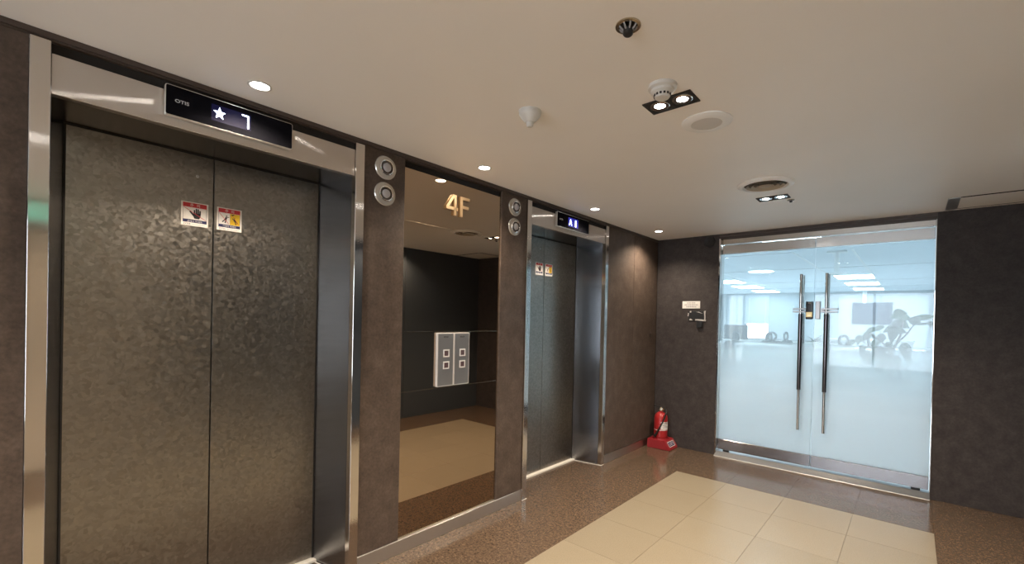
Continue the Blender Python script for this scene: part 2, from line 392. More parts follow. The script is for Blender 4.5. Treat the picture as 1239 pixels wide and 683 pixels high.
obj('trim_1', tr1, 'brown_trim', kind='structure')
for k, (a, c) in enumerate(((YB, E1 - FO), (E1 + FO, E2 - FO), (E2 + FO, YE))):
    bs = nb(); box(-0.03, 0.004, a + 0.001, c - 0.001, 0.0, 0.083, bs, bev=0.0015)
    obj(('baseboard_left', 'baseboard_middle', 'baseboard_right')[k], bs, 'steel_base', kind='structure')
# ---- end wall
ew = obj('wall_end', box(-0.3, XR + 0.3, YE + 0.03, YE + 0.19, ZC - 0.05, 2.62), 'groove', kind='structure')
for a, c in ((-0.3, GX0 - 0.02), (GX1 + 0.012, XR + 0.3)):
    obj('wall_core', box(a, c, YE + 0.03, YE + 0.19, 0, ZC - 0.05), 'groove', ew)
for a, c in ((0.002, GX0 - 0.012), (GX1, XR)):
    obj('panel', box(a + 0.0008, c - 0.0008, YE, YE + 0.032, 0.0, ZC, bev=0.001), 'taupe_panel', ew)
hd = nb(); box(GX0 - 0.012, GX1, YE - 0.0, YE + 0.03, 2.318, ZC, hd); box(GX0 - 0.012, GX1, YE + 0.02, YE + 0.05, 2.296, 2.318, hd)
obj('trim_2', hd, 'brown_trim', kind='structure')
# ---- opposite wall (seen in the mirror and the polished frames)
wr = obj('wall_right', box(XR + 0.03, XR + 0.14, 0.95, YE, 0, ZC), 'groove', kind='structure')
for a, c in ((0.95, 2.05), (2.05, 3.56), (3.56, YE)): obj('panel', box(XR, XR + 0.032, a + 0.0015, c - 0.0015, 0.0, ZC, bev=0.0012), 'charcoal_panel', wr)
alc = nb(); box(XR + 0.44, XR + 0.5, -1.0, 0.95, 0, ZC, alc); box(XR + 0.14, XR + 0.44, 0.87, 0.95, 0, ZC, alc); box(XR + 0.14, XR + 0.44, -1.0, -0.92, 0, ZC, alc)
obj('wall_alcove', alc, 'beige_paint', kind='structure')
obj('wall_right_rear', box(XR, XR + 0.14, YB, -1.0, 0, ZC), 'beige_paint', kind='structure')
WX0, WX1, WZ0, WZ1 = 0.25, 2.85, 0.35, 2.25
wb = nb(); box(-0.6, WX0, YB - 0.12, YB, 0, ZC, wb); box(WX1, XR + 0.5, YB - 0.12, YB, 0, ZC, wb); box(WX0, WX1, YB - 0.12, YB, 0, WZ0, wb); box(WX0, WX1, YB - 0.12, YB, WZ1, ZC, wb)
obj('wall_behind', wb, 'beige_paint', kind='structure')
rw = thing('window_7', None, None, ((WX0 + WX1) / 2, YB - 0.06, WZ0)); rw['kind'] = 'structure'; ww, wh = (WX1 - WX0) / 2, WZ1 - WZ0  # added unseen window, lets in daylight to brighten the lobby ceiling
fb = nb(); box(-ww, -ww + 0.05, -0.03, 0.03, 0, wh, fb); box(ww - 0.05, ww, -0.03, 0.03, 0, wh, fb); box(-ww, ww, -0.03, 0.03, wh - 0.05, wh, fb); box(-ww, ww, -0.03, 0.03, 0, 0.05, fb); box(-0.025, 0.025, -0.03, 0.03, 0, wh, fb)
obj('window_frame', fb, 'aluminium', rw); obj('pane', box(-ww + 0.05, ww - 0.05, -0.004, 0.004, 0.05, wh - 0.05), 'window_glass', rw)
obj('floor_alcove', box(XR - 0.001, XR + 0.44, -0.92, 0.87, -0.006, 0.0), 'tile_brown', kind='structure')
d2 = thing('steel_door', 'beige painted steel door in the alcove opposite the large elevator', 'door', (XR + 0.44, 0.0, 0), Matrix(((0, 0, -1), (-1, 0, 0), (0, 1, 0))))
obj('leaf', box(-0.66, 0.66, 0.005, 2.06, 0.001, 0.03, bev=0.002), 'beige_door', d2)
fr2 = nb(); box(-0.72, -0.665, 0, 2.12, 0.001, 0.045, fr2); box(0.665, 0.72, 0, 2.12, 0.001, 0.045, fr2); box(-0.72, 0.72, 2.065, 2.12, 0.001, 0.045, fr2)
obj('frame', fr2, 'steel_brushed', d2)
es = thing('exit_sign', 'green glowing box sign above the beige steel door', 'sign', (XR + 0.438, -0.1, 2.22), Matrix(((0, 0, -1), (-1, 0, 0), (0, 1, 0))))
obj('housing', box(-0.19, 0.19, -0.085, 0.085, 0.0, 0.035, bev=0.004), 'white_plastic', es); obj('light_panel', box(-0.18, 0.18, -0.075, 0.075, 0.035, 0.038), 'exit_green', es)

# ================================================================== LIFT ENTRANCES (local: right, up, out)
def hand(bm, cx, cy, s, z, mi):
    flat([(cx + s * x, cy + s * y) for x, y in ((-0.40, 0.06), (-0.42, -0.42), (-0.28, -0.80), (0.36, -0.82), (0.56, -0.45), (0.58, 0.06))], z, bm, mi)
    flat([(cx + s * x, cy + s * y) for x, y in ((-0.98, 0.26), (-0.84, 0.36), (-0.30, -0.10), (-0.36, -0.50), (-0.46, -0.42))], z, bm, mi)
    for x0, h in ((-0.36, 0.62), (-0.11, 0.85), (0.14, 0.80), (0.39, 0.60)): flat([(cx + s * x, cy + s * y) for x, y in ((x0 - 0.02, -0.1), (x0 + 0.20, -0.1), (x0 + 0.19, h - 0.06), (x0 + 0.09, h), (x0 - 0.01, h - 0.06))], z, bm, mi)
def person_pict(bm, cx, cy, s, z, mi, tilt):
    R = Matrix.Rotation(tilt, 2)
    def P(pts): return [tuple(Vector((cx, cy)) + s * (R @ Vector(p))) for p in pts]
    flat(P([(0.16 * math.cos(a * PI / 4), 0.72 + 0.16 * math.sin(a * PI / 4)) for a in range(8)]), z, bm, mi)
    flat(P([(-0.16, 0.5), (0.2, 0.5), (0.18, -0.1), (-0.2, -0.1)]), z, bm, mi)
    flat(P([(-0.2, -0.08), (0.0, -0.08), (-0.35, -0.85), (-0.55, -0.8)]), z, bm, mi)
    flat(P([(0.0, -0.08), (0.18, -0.08), (0.2, -0.85), (0.0, -0.85)]), z, bm, mi)
    flat(P([(0.15, 0.5), (0.2, 0.38), (0.55, 0.62), (0.5, 0.74)]), z, bm, mi)
def bar(bm, x0, y0, x1, y1, w, z, mi):
    d = Vector((x1 - x0, y1 - y0)).normalized(); n = Vector((-d.y, d.x)) * w / 2
    flat([(x0 + n.x, y0 + n.y), (x0 - n.x, y0 - n.y), (x1 - n.x, y1 - n.y), (x1 + n.x, y1 + n.y)], z, bm, mi)
def sticker(bm_kind):
    """0 white, 1 red, 2 navy, 3 black, 4 yellow; 0.105 wide, 0.110 high, centred"""
    bm = box(-0.0525, 0.0525, -0.055, 0.055, 0.0, 0.0006); z = 0.0008; z2 = 0.0010; z3 = 0.0012
    flat([(-0.046, 0.031), (0.046, 0.031), (0.046, 0.051), (-0.046, 0.051)], z, bm, 1)
    text('주  의', 0.017, 0, 0.041, z2, bm, 0)
    flat([(-0.046, -0.040), (0.046, -0.040), (0.046, -0.026), (-0.046, -0.026)], z, bm, 2)
    for sx in (-1, 1): flat([(sx * 0.046, -0.026), (sx * 0.0448, -0.026), (sx * 0.0448, 0.031), (sx * 0.046, 0.031)], z, bm, 2)
    if bm_kind == 'hand':
        text('손대지 마세요', 0.010, 0.0, -0.033, z2, bm, 0)
        hand(bm, 0.006, 0.003, 0.029, z2, 3); bar(bm, -0.043, 0.029, 0.043, -0.024, 0.0022, z3, 1)
    else:
        text('기대지 마세요', 0.010, 0.0, -0.033, z2, bm, 0)
        flat([(0.002, -0.025), (0.0445, -0.025), (0.0445, 0.030), (0.002, 0.030)], z, bm, 4)
        person_pict(bm, -0.016, 0.0, 0.022, z2, 3, -0.25); person_pict(bm, 0.024, -0.004, 0.019, z2, 3, 0.75)
        flat([(0.010, 0.020), (0.020, 0.024), (0.019, 0.028), (0.008, 0.025)], z2, bm, 3)
        bar(bm, -0.043, 0.028, -0.003, -0.022, 0.002, z3, 1); bar(bm, 0.012, 0.020, 0.040, -0.020, 0.0014, z3, 1)
    text('OTIS', 0.010, -0.030, -0.0475, z2, bm, 2, width=0.026); bar(bm, -0.010, -0.0485, 0.042, -0.0485, 0.001, z, 2)
    return bm
SM = ['white_print', 'red_print', 'navy_print', 'black_print', 'yellow_print']

def lift(E, label):
    t = thing('elevator_entrance', label, 'elevator', (0, E, 0), WALLX, 'elevator entrances in the brown wall')
    for s in (-1, 1):
        a, c = sorted((s * FI, s * FO))
        obj('frame_post', box(a, c, 0.0, ZT - 0.002, -0.03, 0.012, bev=0.0015), 'steel_post', t)
        # splayed jamb lining from the post back to the doors
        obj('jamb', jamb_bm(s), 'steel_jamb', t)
        obj('sealant_line', seal_bm(s), 'sealant', t)
    obj('transom', box(-FI + 0.001, FI - 0.001, ZD, 2.279, -0.03, 0.003, bev=0.0012), 'steel_transom', t)
    obj('shadow_gap', box(-FI, FI, 2.279, ZT, -0.03, -0.014), 'groove', t)
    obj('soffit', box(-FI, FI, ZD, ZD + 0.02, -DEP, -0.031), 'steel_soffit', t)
    obj('sill', box(-DO - 0.03, DO + 0.03, 0.0, 0.016, -DEP - 0.12, -DEP + 0.033, bev=0.002), 'sealant', t)
    for s in (-1, 1):
        a, c = sorted((s * 0.0022, s * (DO + 0.04)))
        p = obj('door_panel', box(a, c, 0.018, ZD + 0.015, -DEP - 0.035, -DEP, bev=0.0012), 'etched_steel', t)
        sb = sticker('hand' if s < 0 else 'lean')
        st = obj('warning_sticker', sb, SM, p, loc=((-0.0735 if s < 0 else 0.0665), 1.857, -DEP + 0.0002))
        st['label'] = 'white sticker with red header and crossed-out black hand' if s < 0 else 'white and yellow sticker warning not to lean on the door'
    obj('header_seal', box(-DO, DO, ZD - 0.007, ZD - 0.001, -DEP + 0.0005, -DEP + 0.004), 'groove', t)  # near-black strip painted in for the shadowed gap above the doors
    for s in (-1, 1):
        a, c = sorted((s * DO, s * (DO - 0.006))); obj('side_seal', box(a, c, 0.016, ZD - 0.007, -DEP + 0.0005, -DEP + 0.004), 'groove', t)  # same dark strips for the shadow line between doors and jambs
    obj('keyhole', lathe([(0.0, 0.002), (0.006, 0.002), (0.0075, 0.0)], 16), 'light_grey_metal', t, loc=(-0.065, 2.037, -DEP + 0.0003))
    return t
def jamb_bm(s):
    bm = nb(); pts = [(s * FI, -0.0305), (s * DO, -DEP), (s * (DO + 0.012), -DEP), (s * (FI + 0.012), -0.0305)]
    lo = [bm.verts.new((x, 0.002, z)) for x, z in pts]; hi = [bm.verts.new((x, ZD, z)) for x, z in pts]
    bm.faces.new(lo); bm.faces.new(hi)
    for i in range(4): bm.faces.new((lo[i], lo[(i + 1) % 4], hi[(i + 1) % 4], hi[i]))
    bmesh.ops.recalc_face_normals(bm, faces=bm.faces); return bm
def seal_bm(s):
    bm = nb(); pts = [(s * FO, 0.0125), (s * (FI - 0.005), 0.0135), (s * (DO - 0.004), -DEP + 0.034), (s * DO, -DEP + 0.034), (s * FI, 0.0125)]
    lo = [bm.verts.new((x, 0.0005, z)) for x, z in pts]; hi = [bm.verts.new((x, 0.005, z)) for x, z in pts]
    bm.faces.new(lo); bm.faces.new(hi)
    for i in range(5): bm.faces.new((lo[i], lo[(i + 1) % 5], hi[(i + 1) % 5], hi[i]))
    bmesh.ops.recalc_face_normals(bm, faces=bm.faces); return bm
l1 = lift(E1, 'steel elevator entrance with etched doors below the display reading 7')
l2 = lift(E2, 'steel elevator entrance with etched doors below the display reading A 1')

# ---- floor indicators
def rounded(w, h, r, n=5):
    pts = []
    for cx, cy, a in ((w - r, h - r, 0), (-w + r, h - r, PI / 2), (-w + r, -h + r, PI), (w - r, -h + r, 3 * PI / 2)):
        for k in range(n + 1): pts.append((cx + r * math.cos(a + PI / 2 * k / n), cy + r * math.sin(a + PI / 2 * k / n)))
    return pts
def indicator(E, label, kind):
    t = thing('floor_indicator', label, 'display', (0.0035, E - 0.010, 2.2365), WALLX, 'floor displays over the elevators')
    obj('housing', prism(rounded(0.238, 0.0605, 0.008), 0.0, 0.020, bev=0.001), 'aluminium', t)
    scr = obj('screen', prism(rounded(0.235, 0.0575, 0.006), 0.020, 0.0215), 'screen_black', t)
    z = 0.0218
    lg = nb(); text('OTIS', 0.02, -0.184, 0.002, z, lg, 0, width=0.046, height=0.0135, offset=0.0004); obj('logo', lg, 'logo_grey', scr)
    dg = nb()
    if kind == '7':
        pts = [((0.023 if k % 2 == 0 else 0.0098) * math.cos(PI / 2 + k * PI / 5) - 0.056, (0.026 if k % 2 == 0 else 0.011) * math.sin(PI / 2 + k * PI / 5) + 0.003) for k in range(10)]
        b0 = dg.verts.new((-0.056, 0.003, z)); vs = [dg.verts.new((x, y, z)) for x, y in pts]
        for k in range(10): dg.faces.new((b0, vs[k], vs[(k + 1) % 10]))
        obj('lit_star', dg, 'digit_glow', scr); dg = nb()
        cx, cy = 0.040, 0.003
        flat([(cx - 0.015, cy + 0.028), (cx + 0.013, cy + 0.028), (cx + 0.008, cy + 0.022), (cx - 0.010, cy + 0.022)], z, dg)
        flat([(cx + 0.015, cy + 0.027), (cx + 0.015, cy + 0.002), (cx + 0.012, cy), (cx + 0.0085, cy + 0.003), (cx + 0.0085, cy + 0.021)], z, dg)
        flat([(cx + 0.015, cy - 0.003), (cx + 0.015, cy - 0.026), (cx + 0.0085, cy - 0.029), (cx + 0.0085, cy - 0.004), (cx + 0.012, cy - 0.001)], z, dg)
        bl = nb(); flat([(-0.085, -0.032), (0.062, -0.032), (0.062, 0.036), (-0.085, 0.036)], z - 0.0002, bl); obj('backlight', bl, 'screen_haze', scr)
    else:
        text('A', 0.06, -0.050, 0.0, z, dg, 0, width=0.040, height=0.050)
        obj('lit_letter', dg, 'digit_glow', scr); dg = nb()
        text('1', 0.06, 0.026, 0.0, z, dg, 0, width=0.014, height=0.054)
        bl = nb()
        for x0, x1 in ((-0.082, -0.006), (0.0, 0.064)): flat([(x0, -0.036), (x1, -0.036), (x1, 0.038), (x0, 0.038)], z - 0.0002, bl)
        obj('backlight', bl, 'screen_blue', scr)
    obj('lit_digit', dg, 'digit_glow', scr)
    return t
indicator(E1, 'black wall display showing a lit star and 7', '7')
indicator(E2, 'black wall display showing lit A and 1', 'A')

# ---- round hall lanterns
def lantern(y, z, label):
    t = thing('hall_lantern', label, 'lamp', (0.0, y, z), WALLX, 'round hall lanterns beside the mirror')
    obj('disc', lathe([(0.0, 0.0), (0.0653, 0.0), (0.0662, 0.004), (0.0626, 0.009), (0.0478, 0.010), (0.0423, 0.012), (0.0, 0.012)], 40), 'acrylic', t, smooth=True)
    obj('ring', lathe([(0.0423, 0.012), (0.0423, 0.019), (0.0386, 0.021), (0.0359, 0.019), (0.0359, 0.012)], 40), 'chrome', t, smooth=True)
    obj('collar', lathe([(0.0359, 0.0125), (0.0331, 0.017), (0.0248, 0.017), (0.0239, 0.0125)], 40), 'ring_dark', t, smooth=True)
    obj('lens', lathe([(0.0239, 0.0125), (0.0239, 0.020), (0.0184, 0.026), (0.0092, 0.0275), (0.0, 0.0275)], 32), 'lens_grey', t, smooth=True)
lantern(1.382, 2.231, 'upper of two round clear hall lanterns beside the display reading 7')
lantern(1.380, 2.085, 'lower of two round clear hall lanterns beside the display reading 7')
lantern(2.458, 2.230, 'upper of two round clear hall lanterns beside the display reading A 1')
lantern(2.458, 2.084, 'lower of two round clear hall lanterns beside the display reading A 1')

# ---- bronze mirror in four panes
mir = thing('bronze_mirror', 'tall bronze mirror in four panes between the two elevators', 'mirror', (0, (MB0 + MB1) / 2, 0), WALLX)
mw = (MB1 - MB0) / 2
for z0, z1 in ((0.093, 0.951), (0.951, 1.309), (1.309, 1.967), (1.967, 2.279)):
    obj('pane', box(-mw + 0.0037, mw - 0.0037, z0 + 0.0016, z1 - 0.0016, -0.0295, -0.012, bev=0.0008), 'bronze_mirror', mir)
for s in (-1, 1):
    a, c = sorted((s * mw, s * (mw - 0.0035))); obj('edge_trim', box(a, c, 0.085, ZT - 0.004, -0.0295, -0.0119), 'gold_trim', mir)
for zj in (0.951, 1.309, 1.967): obj('joint_strip', box(-mw + 0.006, mw - 0.006, zj - 0.0014, zj + 0.0014, -0.0295, -0.0119), 'gold_trim', mir)
obj('lower_trim', box(-mw + 0.0035, mw - 0.0035, 0.085, 0.093, -0.0295, -0.0119), 'gold_trim', mir)
# ---- 4F
fn = thing('floor_number', 'gold raised 4F sign on the top pane of the bronze mirror', 'sign', (-0.0120, 1.917, 2.128), WALLX)
def glyph(name, polys):
    bm = nb()
    for p in polys: prism(p, 0.0005, 0.014, bm)
    obj(name, bm, 'gold', fn)
q = 0.066
glyph('digit', [[(-0.036, -q), (-0.016, -q), (-0.016, q), (-0.036, q)],
                [(-0.100, -0.034), (-0.004, -0.034), (-0.004, -0.015), (-0.100, -0.015)],
                [(-0.100, -0.016), (-0.079, -0.016), (-0.034, 0.050), (-0.034, q), (-0.046, q)]])
glyph('letter', [[(0.016, -q), (0.037, -q), (0.037, q), (0.016, q)], [(0.037, q - 0.019), (0.096, q - 0.019), (0.096, q), (0.037, q)], [(0.037, -0.010), (0.088, -0.010), (0.088, 0.009), (0.037, 0.009)]])
# ---- call stations
def call(y, label):
    t = thing('call_panel', label, 'call button panel', (-0.0117, y, 1.13), WALLX, 'call panels on the mirror')
    obj('back_box', prism(rounded(0.0665, 0.171, 0.006), 0.0, 0.0165, bev=0.001), 'button_rim', t)
    pl = obj('faceplate', prism(rounded(0.0605, 0.165, 0.004), 0.016, 0.019, bev=0.0006), 'panel_grey', t)
    lg = nb(); box(-0.017, 0.017, 0.140, 0.149, 0.019, 0.0195, lg); obj('logo_plate', lg, 'black_print', pl)
    tx = nb(); text('OTIS', 0.009, 0, 0.1445, 0.0197, tx, 0, width=0.026); obj('logo', tx, 'logo_grey', pl)
    for zb in (0.040, -0.036):
        bt = nb()
        for x0, x1, y0, y1 in ((-0.024, 0.024, 0.017, 0.024), (-0.024, 0.024, -0.024, -0.017), (-0.024, -0.017, -0.017, 0.017), (0.017, 0.024, -0.017, 0.017)): box(x0, x1, y0, y1, 0.019, 0.024, bt, bev=0.001)
        r = obj('button_ring', bt, 'button_rim', pl, loc=(0.003, zb, 0))
        obj('button', box(-0.016, 0.016, -0.016, 0.016, 0.019, 0.0225, bev=0.0012), 'button_dark', pl, loc=(0.003, zb, 0))
call(1.832, 'grey two-button call panel on the mirror, beside its twin toward the display reading 7')
call(1.967, 'grey two-button call panel on the mirror, beside its twin toward the display reading A 1')

# ================================================================== GLASS DOORS
GF = GY - 0.006
jm = obj('door_frame', box(GX0 - 0.020, GX0 + 0.002, YE + 0.002, GY + 0.06, 0.0, 2.296), 'steel_mirror', None, kind='structure')
jm2 = obj('door_frame', box(GX1 - 0.004, GX1 + 0.012, YE + 0.033, GY + 0.06, 0.0, 2.296), 'steel_mirror', None, kind='structure')
hdm = nb(); box(GX0 + 0.002, GX1 - 0.004, YE + 0.05, GY + 0.05, 2.243, 2.30, hdm, bev=0.002)
obj('door_header', hdm, 'steel_mirror', None, kind='structure')
obj('header_rail', box(GX0 + 0.03, GX1 - 0.02, YE + 0.040, YE + 0.049, 2.236, 2.248, bev=0.002), 'chrome', bpy.data.objects['door_header'])
# stainless threshold with a sloping front
th = nb(); pts = [(4.885, 0.0), (4.888, 0.004), (4.955, 0.040), (4.975, 0.040), (4.975, 0.030), (5.06, 0.030), (5.06, 0.0)]
lo = [th.verts.new((GX0 - 0.004, y, z)) for y, z in pts]; hi = [th.verts.new((GX1, y, z)) for y, z in pts]
th.faces.new(lo); th.faces.new(hi); nth = len(pts)
for i in range(nth): th.faces.new((lo[i], lo[(i + 1) % nth], hi[(i + 1) % nth], hi[i]))
bmesh.ops.recalc_face_normals(th, faces=th.faces)
thr = obj('threshold', th, 'steel_threshold', None); tag(thr, 'sloping stainless threshold plate under the double glass doors', 'threshold')
XS = 1.553      # meeting line of the leaves
def leaf(x0, x1, hx, lockside, label):
    t = thing('glass_door', label, 'door', ((x0 + x1) / 2, GY, 0.045), WALLY, 'double glass doors'); cx = (x0 + x1) / 2
    w = (x1 - x0) / 2
    obj('pane', box(-w, w, 0.05, 2.15, -0.006, 0.006), 'door_glass', t)
    obj('top_rail', box(-w, w, 2.092, 2.186, -0.022, 0.022, bev=0.002), 'steel_rail', t)
    obj('bottom_rail', box(-w, w, 0.012, 0.120, -0.022, 0.022, bev=0.002), 'steel_kick', t)
    obj('pivot', box(-w + 0.05 if lockside > 0 else w - 0.11, -w + 0.11 if lockside > 0 else w - 0.05, -0.014, 0.012, -0.012, 0.012), 'black_plastic', t)
    h = hx - cx
    for side, nm in ((1, 'pull_handle'), (-1, 'pull_handle')):
        zc = 0.058 * side
        bm = nb()
        tube([(h, 0.355, zc), (h, 1.842, zc)], 0.0125, 14, bm)
        hd_ = obj(nm, bm, 'steel_mirror', t, smooth=True)
        obj('grip_sleeve', tube([(h, 0.738, zc), (h, 1.462, zc)], 0.0175, 14), 'dark_chrome', hd_, smooth=True)
        for zz in (0.72, 1.60):
            sb = nb(); tube([(h, zz, 0.006 * side), (h, zz, zc)], 0.007, 10, sb); obj('standoff', sb, 'chrome', hd_)
    # lock clamp bar along the handle
    c0 = (1.386 if lockside > 0 else 1.615) - cx; c1 = (1.492 if lockside > 0 else 1.746) - cx
    for dz in (0.013, -0.013):
        obj('lock_bar', box(c0, c1, 1.496 + dz - 0.007, 1.496 + dz + 0.007, 0.030, 0.076, bev=0.003), 'light_grey_metal', t)
    if lockside > 0:
        lb = obj('lock_body', box(1.488 - cx, 1.548 - cx, 1.412, 1.582, 0.007, 0.045, bev=0.006, seg=2), 'black_gloss', t)
        obj('fingerprint_pad', box(1.492 - cx, 1.544 - cx, 1.432, 1.482, 0.045, 0.050, bev=0.003), 'brass', lb)
        obj('sensor', box(1.506 - cx, 1.532 - cx, 1.440, 1.456, 0.050, 0.052, bev=0.002), 'gold', lb)
        obj('logo_mark', box(1.508 - cx, 1.528 - cx, 1.562, 1.567, 0.045, 0.0455), 'white_print', lb)
    else:
        lb = obj('lock_body', box(1.566 - cx, 1.605 - cx, 1.414, 1.584, 0.007, 0.042, bev=0.005, seg=2), 'light_grey_metal', t)
        obj('arm', box(1.604 - cx, 1.640 - cx, 1.480, 1.512, 0.020, 0.034, bev=0.002), 'light_grey_metal', lb)
    return t
leaf(GX0 + 0.006, XS - 0.003, 1.449, 1, 'glass door leaf carrying the black fingerprint lock')
leaf(XS + 0.003, GX1 - 0.008, 1.655, -1, 'glass door leaf carrying the slim grey lock keeper')

# ================================================================== END WALL THINGS
t = thing('wall_siren', 'black octagonal siren high on the end wall beside the glass doors', 'siren', (0.594, YE, 2.272), WALLY)
obj('housing', lathe([(0.0, 0.001), (0.060, 0.001), (0.062, 0.02), (0.055, 0.035), (0.0, 0.038)], 8), 'dark_grille', t)
gb = nb()
for r in (0.015, 0.028, 0.041): lathe([(r, 0.0370), (r + 0.005, 0.0385), (r + 0.008, 0.0365)], 24, gb)
obj('grille', gb, 'black_plastic', t)
t = thing('notice_plate', 'small white notice plate with three lines of print on the end wall', 'sign', (0.405, YE, 1.597), WALLY)
obj('plate', box(-0.098, 0.098, -0.040, 0.040, 0.001, 0.004, bev=0.001), 'white_print', t)
pb = nb()
random.seed(3)
for yy, w0 in ((0.021, 0.046), (0.0, 0.072), (-0.021, 0.054)):      # illegible print: rows of short strokes
    x = -w0
    while x < w0:
        w = random.uniform(0.006, 0.014); flat([(x, yy - 0.005), (x + w, yy - 0.005), (x + w, yy + 0.005), (x, yy + 0.005)], 0.0043, pb); x += w + random.uniform(0.002, 0.006)
obj('print', pb, 'grey_plastic', t)
t = thing('card_reader', 'black card reader on the end wall with ragged white tape remnants', 'card reader', (0.462, YE, 1.475), WALLY)
obj('plate', box(-0.085, 0.100, -0.052, 0.056, 0.001, 0.010, bev=0.003), 'black_plastic', t)
obj('reader', box(0.012, 0.074, -0.125, -0.052, 0.001, 0.024, bev=0.004), 'black_plastic', t)
random.seed(5)
def rag(pts):
    rb = nb()
    flat([(x + random.uniform(-.004, .004), y + random.uniform(-.004, .004)) for x, y in pts], 0.0106, rb)
    obj('tape_remnant', rb, 'tape_white', t)
rag([(0.085, 0.05), (0.104, 0.056), (0.1, 0.02), (0.108, -0.01), (0.1, -0.045), (0.085, -0.05), (0.092, -0.01)])
rag([(-0.005, -0.036), (0.03, -0.032), (0.06, -0.04), (0.108, -0.038), (0.106, -0.054), (0.06, -0.052), (0.02, -0.05), (-0.004, -0.048)])
rag([(-0.07, 0.05), (-0.05, 0.052), (-0.052, 0.036), (-0.066, 0.034)])
rag([(-0.088, 0.03), (-0.08, 0.03), (-0.08, 0.0), (-0.088, -0.002)])
rag([(-0.07, -0.036), (-0.05, -0.032), (-0.03, -0.046), (-0.07, -0.048)])
rag([(0.0, 0.042), (0.03, 0.05), (0.06, 0.035), (0.075, 0.022), (0.05, 0.03), (0.02, 0.04)])

# ---- fire extinguisher on its red stand
st = thing('extinguisher_stand', 'red plastic extinguisher stand with a blue label in the corner', 'stand', (0.162, 4.805, 0.0))
sb = nb(); pts = [(-0.128, 0.0), (0.132, 0.0), (0.132, 0.012), (0.075, 0.098), (-0.128, 0.098)]
lo = [sb.verts.new((x, -0.118, z)) for x, z in pts]; hi = [sb.verts.new((x, 0.112, z)) for x, z in pts]
sb.faces.new(lo); sb.faces.new(hi)
for i in range(5): sb.faces.new((lo[i], lo[(i + 1) % 5], hi[(i + 1) % 5], hi[i]))
bmesh.ops.recalc_face_normals(sb, faces=sb.faces); bmesh.ops.bevel(sb, geom=list(sb.edges), offset=0.006, segments=2, affect='EDGES')
obj('body', sb, 'red_plastic', st)
obj('collar', lathe([(0.092, 0.098), (0.090, 0.112), (0.080, 0.112), (0.078, 0.098)], 32, cx=-0.022), 'red_plastic', st, smooth=True)
dirv = Vector((-0.057, 0, 0.086)).normalized(); nrm = Vector((0.086, 0, 0.057)).normalized()
rotm = Matrix((Vector((0, 1, 0)), dirv, nrm)).transposed()
lb = nb(); flat([(-0.075, -0.03), (0.075, -0.03), (0.075, 0.03), (-0.075, 0.03)], 0.0, lb, 0); flat([(-0.068, -0.024), (0.068, -0.024), (0.068, 0.024), (-0.068, 0.024)], 0.0004, lb, 1)
text('소화기', 0.04, 0, 0, 0.0008, lb, 0)
obj('label_plate', lb, ['white_print', 'navy_print'], st, rot=rotm, loc=Vector((0.1035, 0, 0.055)) + nrm * 0.001)
ex = thing('fire_extinguisher', 'red fire extinguisher with black hose standing on the red stand', 'fire extinguisher', (0.140, 4.805, 0.100))
obj('cylinder', lathe([(0.0, 0.0), (0.066, 0.0), (0.072, 0.008), (0.073, 0.03), (0.073, 0.215), (0.069, 0.245), (0.055, 0.272), (0.032, 0.288), (0.020, 0.292), (0.018, 0.305), (0.0, 0.305)], 40), 'red_paint', ex, smooth=True)
lb = lathe([(0.0737, 0.105), (0.0737, 0.190)], 20, ang0=-1.15, ang1=0.55); obj('label_sheet', lb, 'white_print', ex, smooth=True)
lt = nb()
for k, zz in enumerate((0.176, 0.163, 0.150, 0.137, 0.124)):
    lathe([(0.0742, zz), (0.0742, zz + 0.006)], 10, lt, ang0=-0.85 + 0.1 * (k % 2), ang1=0.35 - 0.25 * (k % 3))
obj('label_print', lt, 'grey_plastic', ex)
obj('band', lathe([(0.0737, 0.095), (0.0745, 0.098), (0.0737, 0.101)], 40), 'white_print', ex, smooth=True)
vb = nb(); lathe([(0.0, 0.305), (0.020, 0.305), (0.022, 0.315), (0.016, 0.330), (0.013, 0.342), (0.0, 0.344)], 20, vb); tube([(0, 0, 0.322), (0.04, -0.012, 0.322)], 0.009, 10, vb)
obj('valve', vb, 'brass', ex, smooth=True)
obj('gauge', lathe([(0.0, 0.0), (0.014, 0.0), (0.014, 0.008), (0.0, 0.009)], 16), 'gauge_face', ex, rot=Matrix.Rotation(1.57, 3, 'X'), loc=(0.012, -0.022, 0.326))
for za, zb2 in ((0.338, 0.362), (0.330, 0.322)):
    hb = nb(); box(-0.085, 0.02, -0.008, 0.008, -0.003, 0.003, hb, bev=0.001); obj('lever', hb, 'black_plastic', ex, rot=Matrix.Rotation(0.22 if za > 0.335 else -0.05, 3, 'Y') @ Matrix.Rotation(0.0, 3, 'Z'), loc=(0, 0, za + 0.006))
hs = [Vector((0.045, -0.014, 0.322)), Vector((0.070, -0.030, 0.318)), Vector((0.080, -0.055, 0.285)), Vector((0.062, -0.070, 0.22)), Vector((0.030, -0.085, 0.14)), Vector((-0.005, -0.092, 0.07)), Vector((-0.03, -0.092, 0.03))]
sm = []
for i in range(len(hs) - 1):
    for k in range(4):
        p0, p1, p2, p3 = hs[max(i - 1, 0)], hs[i], hs[i + 1], hs[min(i + 2, len(hs) - 1)]; u = k / 4
        sm.append(0.5 * ((2 * p1) + (p2 - p0) * u + (2 * p0 - 5 * p1 + 4 * p2 - p3) * u * u + (3 * p1 - p0 - 3 * p2 + p3) * u ** 3))
sm.append(hs[-1]); rr = [0.009] * (len(sm) - 8) + [0.009, 0.011, 0.011, 0.011, 0.012, 0.013, 0.014, 0.015]
obj('hose', tube(sm, rr, 10), 'rubber', ex, smooth=True)
